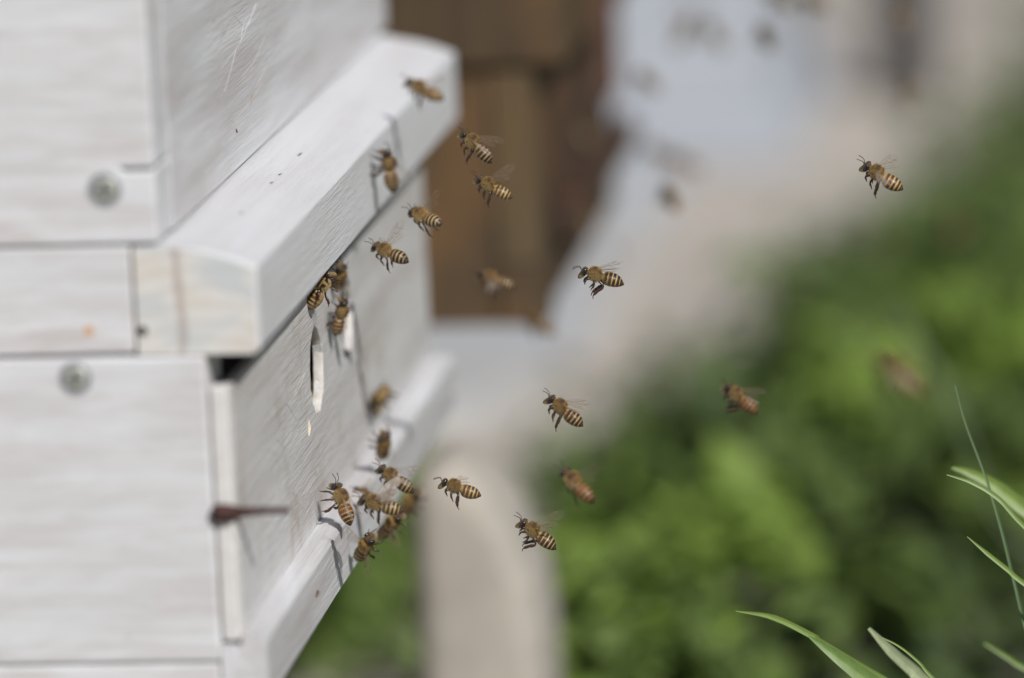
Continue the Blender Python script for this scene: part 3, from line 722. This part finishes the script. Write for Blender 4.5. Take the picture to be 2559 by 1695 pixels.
ANT = [[antenna(1, v), antenna(-1, v)] for v in (0, .7)]
LEG_POSES = {
    'dangle': [[(3.0, .8, -1.2), (3.9, 1.2, -2.1), (3.3, 1.0, -3.0), (2.9, .9, -3.5)],
               [(1.8, 1.0, -1.5), (2.0, 1.6, -2.8), (1.2, 1.4, -3.9), (.7, 1.3, -4.6)],
               [(.6, 1.0, -1.3), (-.3, 1.6, -2.3), (-.5, 1.6, -4.3), (-1.0, 1.5, -5.6), (-1.7, 1.4, -6.3)]],
    'forward': [[(3.0, .8, -1.2), (4.0, 1.2, -1.9), (4.2, 1.0, -2.9), (4.0, .9, -3.4)],
                [(1.8, 1.0, -1.5), (1.5, 1.5, -3.0), (1.9, 1.2, -4.0), (2.1, 1.1, -4.6)],
                [(.6, 1.0, -1.3), (-1.2, 1.4, -2.6), (.0, 1.3, -4.2), (1.0, 1.1, -5.9), (.8, 1.0, -6.9)]],
    'trail': [[(3.0, .8, -1.2), (3.8, 1.1, -2.0), (3.0, .9, -2.7), (2.6, .9, -3.1)],
              [(1.8, 1.0, -1.5), (1.2, 1.7, -2.7), (.2, 1.6, -3.6), (-.5, 1.5, -4.2)],
              [(.6, 1.0, -1.3), (-1.3, 1.8, -2.2), (-2.4, 1.9, -3.9), (-3.3, 1.8, -4.8), (-4.2, 1.8, -5.0)]],
    'stand': [[(3.0, .8, -1.2), (4.1, 1.9, -1.3), (4.9, 2.3, -2.9), (5.5, 2.4, -3.5)],
              [(1.8, 1.0, -1.5), (1.8, 2.5, -1.4), (1.7, 3.3, -3.0), (1.6, 3.9, -3.5)],
              [(.6, 1.0, -1.3), (-.9, 2.2, -1.2), (-2.0, 2.8, -2.8), (-2.8, 3.0, -3.3), (-3.4, 3.2, -3.5)]],
    'reach': [[(3.0, .8, -1.2), (4.4, 1.6, -2.0), (5.2, 1.8, -3.6), (5.9, 1.9, -4.6)],
              [(1.8, 1.0, -1.5), (2.2, 2.2, -2.4), (2.8, 2.6, -4.0), (3.0, 2.8, -5.0)],
              [(.6, 1.0, -1.3), (.1, 2.0, -2.4), (-.4, 2.4, -4.3), (.0, 2.5, -5.4), (.3, 2.6, -6.0)]],
}
def legs(pose):
    out = []
    for s in (1, -1):
        for k, P in enumerate(LEG_POSES[pose]):
            jit = .35 if s < 0 else 0
            pts = [Vector((x + jit * i * .5, s * y, z + jit * i * .25)) for i, (x, y, z) in enumerate(P)]
            if k < 2: line = smoothline(pts, 12); rad = np.interp(np.linspace(0, 3, 13), [0, .6, 1, 1.5, 2, 3], [.32, .38, .26, .30, .19, .10]); fl = 1.0
            else: line = smoothline(pts, 16); rad = np.interp(np.linspace(0, 4, 17), [0, .6, 1, 1.7, 2.0, 2.6, 3.0, 4], [.30, .38, .26, .52, .40, .46, .16, .10]); fl = .5
            out.append(me_of(tube(line, list(rad), 7, fl), 'leg', BEE_LEG))
    return out
LEGS = {k: legs(k) for k in LEG_POSES}
FW = [(0, 0), (1.2, .35), (3, .62), (5.5, .85), (7.6, .75), (8.8, .25), (9.2, -.45), (8.9, -1.25), (7.8, -1.95), (6.0, -2.25), (4.2, -1.95), (2.4, -1.25), (1.0, -.45)]
HW = [(0, 0), (1.5, .3), (3.5, .4), (5.4, .15), (6.3, -.55), (5.8, -1.35), (4.4, -1.75), (2.6, -1.5), (1.0, -.7)]
FV = [[(0, 0), (3, .55), (5.5, .78), (7.6, .7)], [(0, -.1), (2.4, -.2), (4.2, -.1), (6.2, .2), (7.4, .65)], [(.8, -.35), (2.6, -.75), (4.6, -1.0), (6.4, -1.2), (7.8, -1.2)], [(2.5, -.2), (3.0, -.78)], [(4.2, -.1), (4.6, -1.0)], [(6.2, .2), (6.3, -1.2)], [(4.6, -1.0), (5.2, -2.0)], [(6.4, -1.2), (7.0, -2.0)]]
HV = [[(0, 0), (2, .15), (4, .15), (5.4, .0)], [(0, -.1), (2, -.5), (3.6, -.7), (5.4, -.8)]]
WING_POSES = {  # span direction, chord direction for the left (+y) fore wing
    'up': ((-.55, .45, .72), (.60, .35, .35)), 'high': ((-.25, .55, .80), (.85, .10, .20)), 'back': ((-.80, .52, .32), (.50, .75, .05)),
    'low': ((-.15, .88, -.45), (.95, .10, -.10)), 'flat': ((-.30, .95, .12), (.95, .30, .05)), 'show': ((-.62, .22, .75), (.72, .10, .60)), 'fold': ((-.985, .16, .04), (.15, .95, .22)),
}
def wings(pose):
    out = []
    for s in (1, -1):
        for fore in (1, 0):
            d, c = (Vector(v) for v in WING_POSES[pose])
            if not fore: d = (d - c * .32).normalized()
            d.normalize(); c = (c - d * c.dot(d)).normalized(); nrm = d.cross(c)
            h = Vector((2.35, 1.35, 1.45)) if fore else Vector((1.5, 1.35, 1.25))
            def P(u, v): q = h + d * u + c * v + nrm * (.10 * math.sin(u * .55) - .05 * v * v); return Vector((q.x, s * q.y, q.z))
            bm = bmesh.new(); out_ = FW if fore else HW
            lo_, hi_ = [], []
            ctr = [bm.verts.new(P(u, (-.28 if fore else -.3) * min(1, u))) for u in (np.linspace(.6, 8.2, 7) if fore else np.linspace(.5, 5.2, 6))]
            vs = [bm.verts.new(P(u, v)) for u, v in out_]
            es = [bm.edges.new((vs[i], vs[(i + 1) % len(vs)])) for i in range(len(vs))] + [bm.edges.new((a, b)) for a, b in zip(ctr, ctr[1:])]
            bmesh.ops.triangle_fill(bm, edges=es, use_beauty=True)
            for v in [v for v in bm.verts if not v.link_faces]: bm.verts.remove(v)
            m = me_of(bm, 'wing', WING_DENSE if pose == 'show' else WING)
            vb = bmesh.new()
            for line in (FV if fore else HV): tube([P(u, v) + nrm * .01 for u, v in line], .045, 5, bm=vb)
            out.append((m, me_of(vb, 'vein', VEIN)))
    return out
WINGS = {k: wings(k) for k in WING_POSES}
def pollen(s):
    bm = bmesh.new(); bmesh.ops.create_icosphere(bm, subdivisions=2, radius=1)
    for v in bm.verts: v.co = Vector((-.4 + v.co.x * .45, s * (1.75 + v.co.y * .35), -3.4 + v.co.z * .8))
    return me_of(bm, 'pollen', POLLEN)

def bee(head, tail, depth, label, legpose='dangle', wing='up', roll=25.0, lean=0.0, x=None, group='honey bees flying', flip=False, parts=3, body=None):
    """head and tail ends as seen; depth of the middle (or the plane x it sits by); lean = how much farther the tail is (mm); roll = back turned to the viewer"""
    if x is not None:
        depth = depth_of(on_x((head[0] + tail[0]) / 2, (head[1] + tail[1]) / 2, x))
    H, T = at(head[0], head[1], depth - lean * .0005), at(tail[0], tail[1], depth + lean * .0005)
    ax = H - T; L = ax.length; a = ax.normalized()
    up_ = CAM_F.cross(a)                                    # to the right of the heading in the picture plane
    up_ = (up_ - a * up_.dot(a)).normalized()
    if up_.dot(CAM_U) < 0 and abs(up_.dot(CAM_U)) > .35 and not flip: up_ = -up_
    if flip: up_ = -up_
    toward = (-CAM_F - a * (-CAM_F).dot(a)); toward = (toward - up_ * toward.dot(up_)).normalized()
    ro = math.radians(roll); bz = up_ * math.cos(ro) + toward * math.sin(ro)
    by = bz.cross(a); s = L / 13.25
    R = Matrix((a, by, bz)).transposed().to_4x4()
    o = bpy.data.objects.new('honey_bee', None); COL.objects.link(o); o.empty_display_size = 1
    tag(o, label, 'bee', group)
    mid = (H + T) / 2 - R.to_3x3() @ Vector((-.28 * s, 0, -.15 * s))
    R.translation = mid
    o.matrix_world = R @ Matrix.Scale(s, 4)
    def add(name, me, par=o):
        c = bpy.data.objects.new(name, me); COL.objects.link(c); c.parent = par; return c
    add('body', BODIES[body if body is not None else len([1 for q in bpy.data.objects if q.name.startswith('honey_bee')]) % 3])
    if parts >= 2:
        add('fuzz', FUZZ)
        for e in EYES: add('eye', e)
        for e in ANT[0 if roll > 20 else 1]: add('antenna', e)
        for e in LEGS[legpose]: add('leg', e)
    for m, v in WINGS[wing]:
        w = add('wing', m)
        if parts >= 3: add('vein', v, w)
    return o

FLY = 'honey bees flying by the hive'
SIT = 'honey bees on the hive'
FAR = 'blurred honey bees in the background'
# --- sharp and nearly sharp fliers
bee((1448, 678), (1561, 704), 1.397, 'sharp honey bee flying left, alone against the pale path right of the brown hive', 'forward', 'back', 12, group=FLY)
bee((2154, 412), (2258, 472), 1.397, 'sharp honey bee flying alone at upper right with long antennae', 'dangle', 'flat', 32, group=FLY)
bee((1366, 993), (1459, 1062), 1.404, 'honey bee with a shiny hanging hind leg, above the dark orange bee', 'dangle', 'back', 22, group=FLY)
bee((1296, 1303), (1393, 1368), 1.400, 'lowest flying bee, wings raised, right of the stone post', 'forward', 'up', 24, group=FLY)
bee((1099, 1205), (1203, 1237), 1.400, 'honey bee with pale striped belly just right of the cluster at the landing strip', 'dangle', 'flat', 6, group=FLY)
bee((895, 1248), (1008, 1275), 1.374, 'foremost bee of the cluster with one veined wing raised', 'dangle', 'show', 30, group=FLY)
bee((943, 1168), (1036, 1227), 1.416, 'bee with outstretched wings right above the foremost bee of the cluster', 'dangle', 'back', 34, group=FLY)
bee((1403, 1172), (1484, 1254), 1.445, 'dark slightly blurred orange bee seen from behind, right of the cluster', 'trail', 'up', 62, lean=-4, group=FLY, body=3)
bee((1808, 964), (1897, 1030), 1.440, 'slightly blurred orange bee flying in front of the green plants', 'forward', 'back', 25, group=FLY, body=3)
bee((1150, 329), (1232, 404), 1.408, 'upper of the two bees flying close together before the brown hive', 'dangle', 'back', 35, group=FLY)
bee((1186, 446), (1281, 493), 1.410, 'lower of the two bees flying close together before the brown hive', 'dangle', 'up', 24, group=FLY)
bee((1024, 528), (1103, 558), 1.416, 'bee with a dark rounded tail flying just right of the batten', 'trail', 'up', 40, lean=-7, group=FLY)
bee((929, 614), (1022, 650), 1.410, 'bee with dangling legs flying below the batten before the white panel', 'dangle', 'high', 36, lean=-4, group=FLY)
bee((1012, 203), (1110, 247), 1.485, 'blurred bee hovering over the far end of the batten', 'dangle', 'back', 26, group=FLY)
bee((962, 372), (986, 482), 1.455, 'upright bee hovering at the front face of the batten', 'reach', 'back', 15, lean=3, group=FLY)
bee((1190, 684), (1292, 716), 1.470, 'pale blurred bee flying low in front of the brown hive', 'dangle', 'low', 18, group=FLY)
# --- bees on the panel, the holes and the landing strip
bee((834, 1205), (880, 1312), None, 'orange bee alighting upright on the landing strip, leftmost of the cluster', 'reach', 'fold', 30, x=-.0005, lean=-2, group=SIT, body=3)
bee((930, 1338), (888, 1402), None, 'bee clinging to the outer edge of the landing strip below the cluster', 'stand', 'flat', 55, x=.0025, lean=8, group=SIT, flip=True)
bee((1003, 1285), (940, 1345), None, 'blurred brown bee behind the one on the edge of the landing strip', 'stand', 'low', 40, x=.006, lean=6, group=SIT, flip=True)
bee((1045, 1225), (1000, 1290), None, 'blurred brown bee half hidden at the back of the cluster', 'stand', 'fold', 45, x=.004, lean=8, group=SIT)
bee((960, 1083), (955, 1150), None, 'blurred upright brown bee above the cluster, over the far landing strip', 'stand', 'fold', 60, x=.001, lean=9, group=SIT)
bee((885, 1228), (945, 1250), 1.448, 'bee hidden behind the foremost bee of the cluster', 'dangle', 'back', 20, lean=8, group=SIT)
bee((937, 1020), (965, 965), None, 'small blurred bee on the white panel facing the viewer', 'stand', 'fold', 20, x=-.0045, lean=11, group=SIT)
bee((858, 745), (840, 842), None, 'brown bee standing upright in the far round hole', 'stand', 'fold', 8, x=-.0045, lean=4, group=SIT)
bee((853, 662), (842, 728), None, 'shaded bee squeezed under the batten above the far round hole', 'stand', 'fold', 35, x=-.0055, lean=8, group=SIT)
bee((828, 676), (770, 774), None, 'bee with shiny yellow bands crawling out from under the batten', 'stand', 'fold', -28, x=-.0048, lean=2, group=SIT)
# --- bees far out of focus
bee((2188, 888), (2312, 985), 1.16, 'large reddish smudge of a bee very near the lens before the green plants', 'dangle', 'flat', 30, group='blurred honey bee near the lens')
def far(c, d, ang, label, size=11.5, wing='fold', x=None, roll=40, lean=4):
    px = size * .001 * FPX / d / 2; dx, dy = math.cos(math.radians(ang)) * px, math.sin(math.radians(ang)) * px
    bee((c[0] + dx, c[1] - dy), (c[0] - dx, c[1] + dy), d, label, 'dangle', wing, roll, lean=lean, group=FAR, parts=2)
far((1913, 95), 1.76, 115, 'darkest blurred bee before the far white hive', 8, 'fold', lean=9)
far((1706, 84), 1.95, 60, 'left one of a faint blurred pair of bees before the far white hive', 12, 'flat')
far((1790, 92), 1.95, 130, 'right one of a faint blurred pair of bees before the far white hive', 12, 'flat')
far((1722, 22), 2.25, 20, 'faint blurred bee above the pair at the top of the far white hive', 11, 'flat')
far((1620, 204), 1.84, 140, 'blurred grey bee at the left of the far white hive', 9, 'fold', lean=8)
far((1676, 496), 1.68, 120, 'blurred bee at the foot of the far white hive, lowest there', 8, 'fold', lean=9)
far((1655, 385), 1.95, 150, 'left one of two faint bees under the far white hive', 12, 'flat')
far((1718, 408), 1.95, 155, 'right one of two faint bees under the far white hive', 12, 'flat')
far((1949, -2), 1.8, 150, 'blurred bee cut by the top edge, left of two', 11, 'fold')
far((2036, 4), 1.8, 160, 'blurred bee cut by the top edge, right of two', 11, 'fold')
far((2252, 38), 1.8, 110, 'blurred bee in front of the upper part of the grey stake', 10, 'fold', lean=6)
far((2266, 232), 1.85, 95, 'blurred bee at the foot of the grey stake', 11, 'fold', lean=6)
far((1530, 642), 2.3, 120, 'faint blurred bee just above the tail of the sharpest bee', 9, 'flat')
far((2388, 566), 2.15, 110, 'brownish blurred bee over the green plants at right', 12, 'fold')
far((2199, 592), 2.4, 120, 'faint blurred bee where the path meets the green plants', 12, 'fold')
far((1350, 812), 1.64, 155, 'blurred bee hanging at the bottom corner of the brown hive', 11, 'fold')
# bees gathered on the front of the brown hive
for (c, d, ang, lab) in [((1508, 372), 1.98, 100, 'uppermost bee on the front of the brown hive'), ((1520, 440), 1.97, 70, 'bee on the front of the brown hive beside its outer corner'),
                         ((1455, 330), 1.93, 120, 'bee high on the front of the brown hive near its groove'), ((1475, 545), 1.92, 80, 'lowest bee on the front of the brown hive'),
                         ((1440, 470), 1.90, 140, 'bee in the middle of the front of the brown hive')]:
    far(c, d, ang, lab, 12, 'fold')
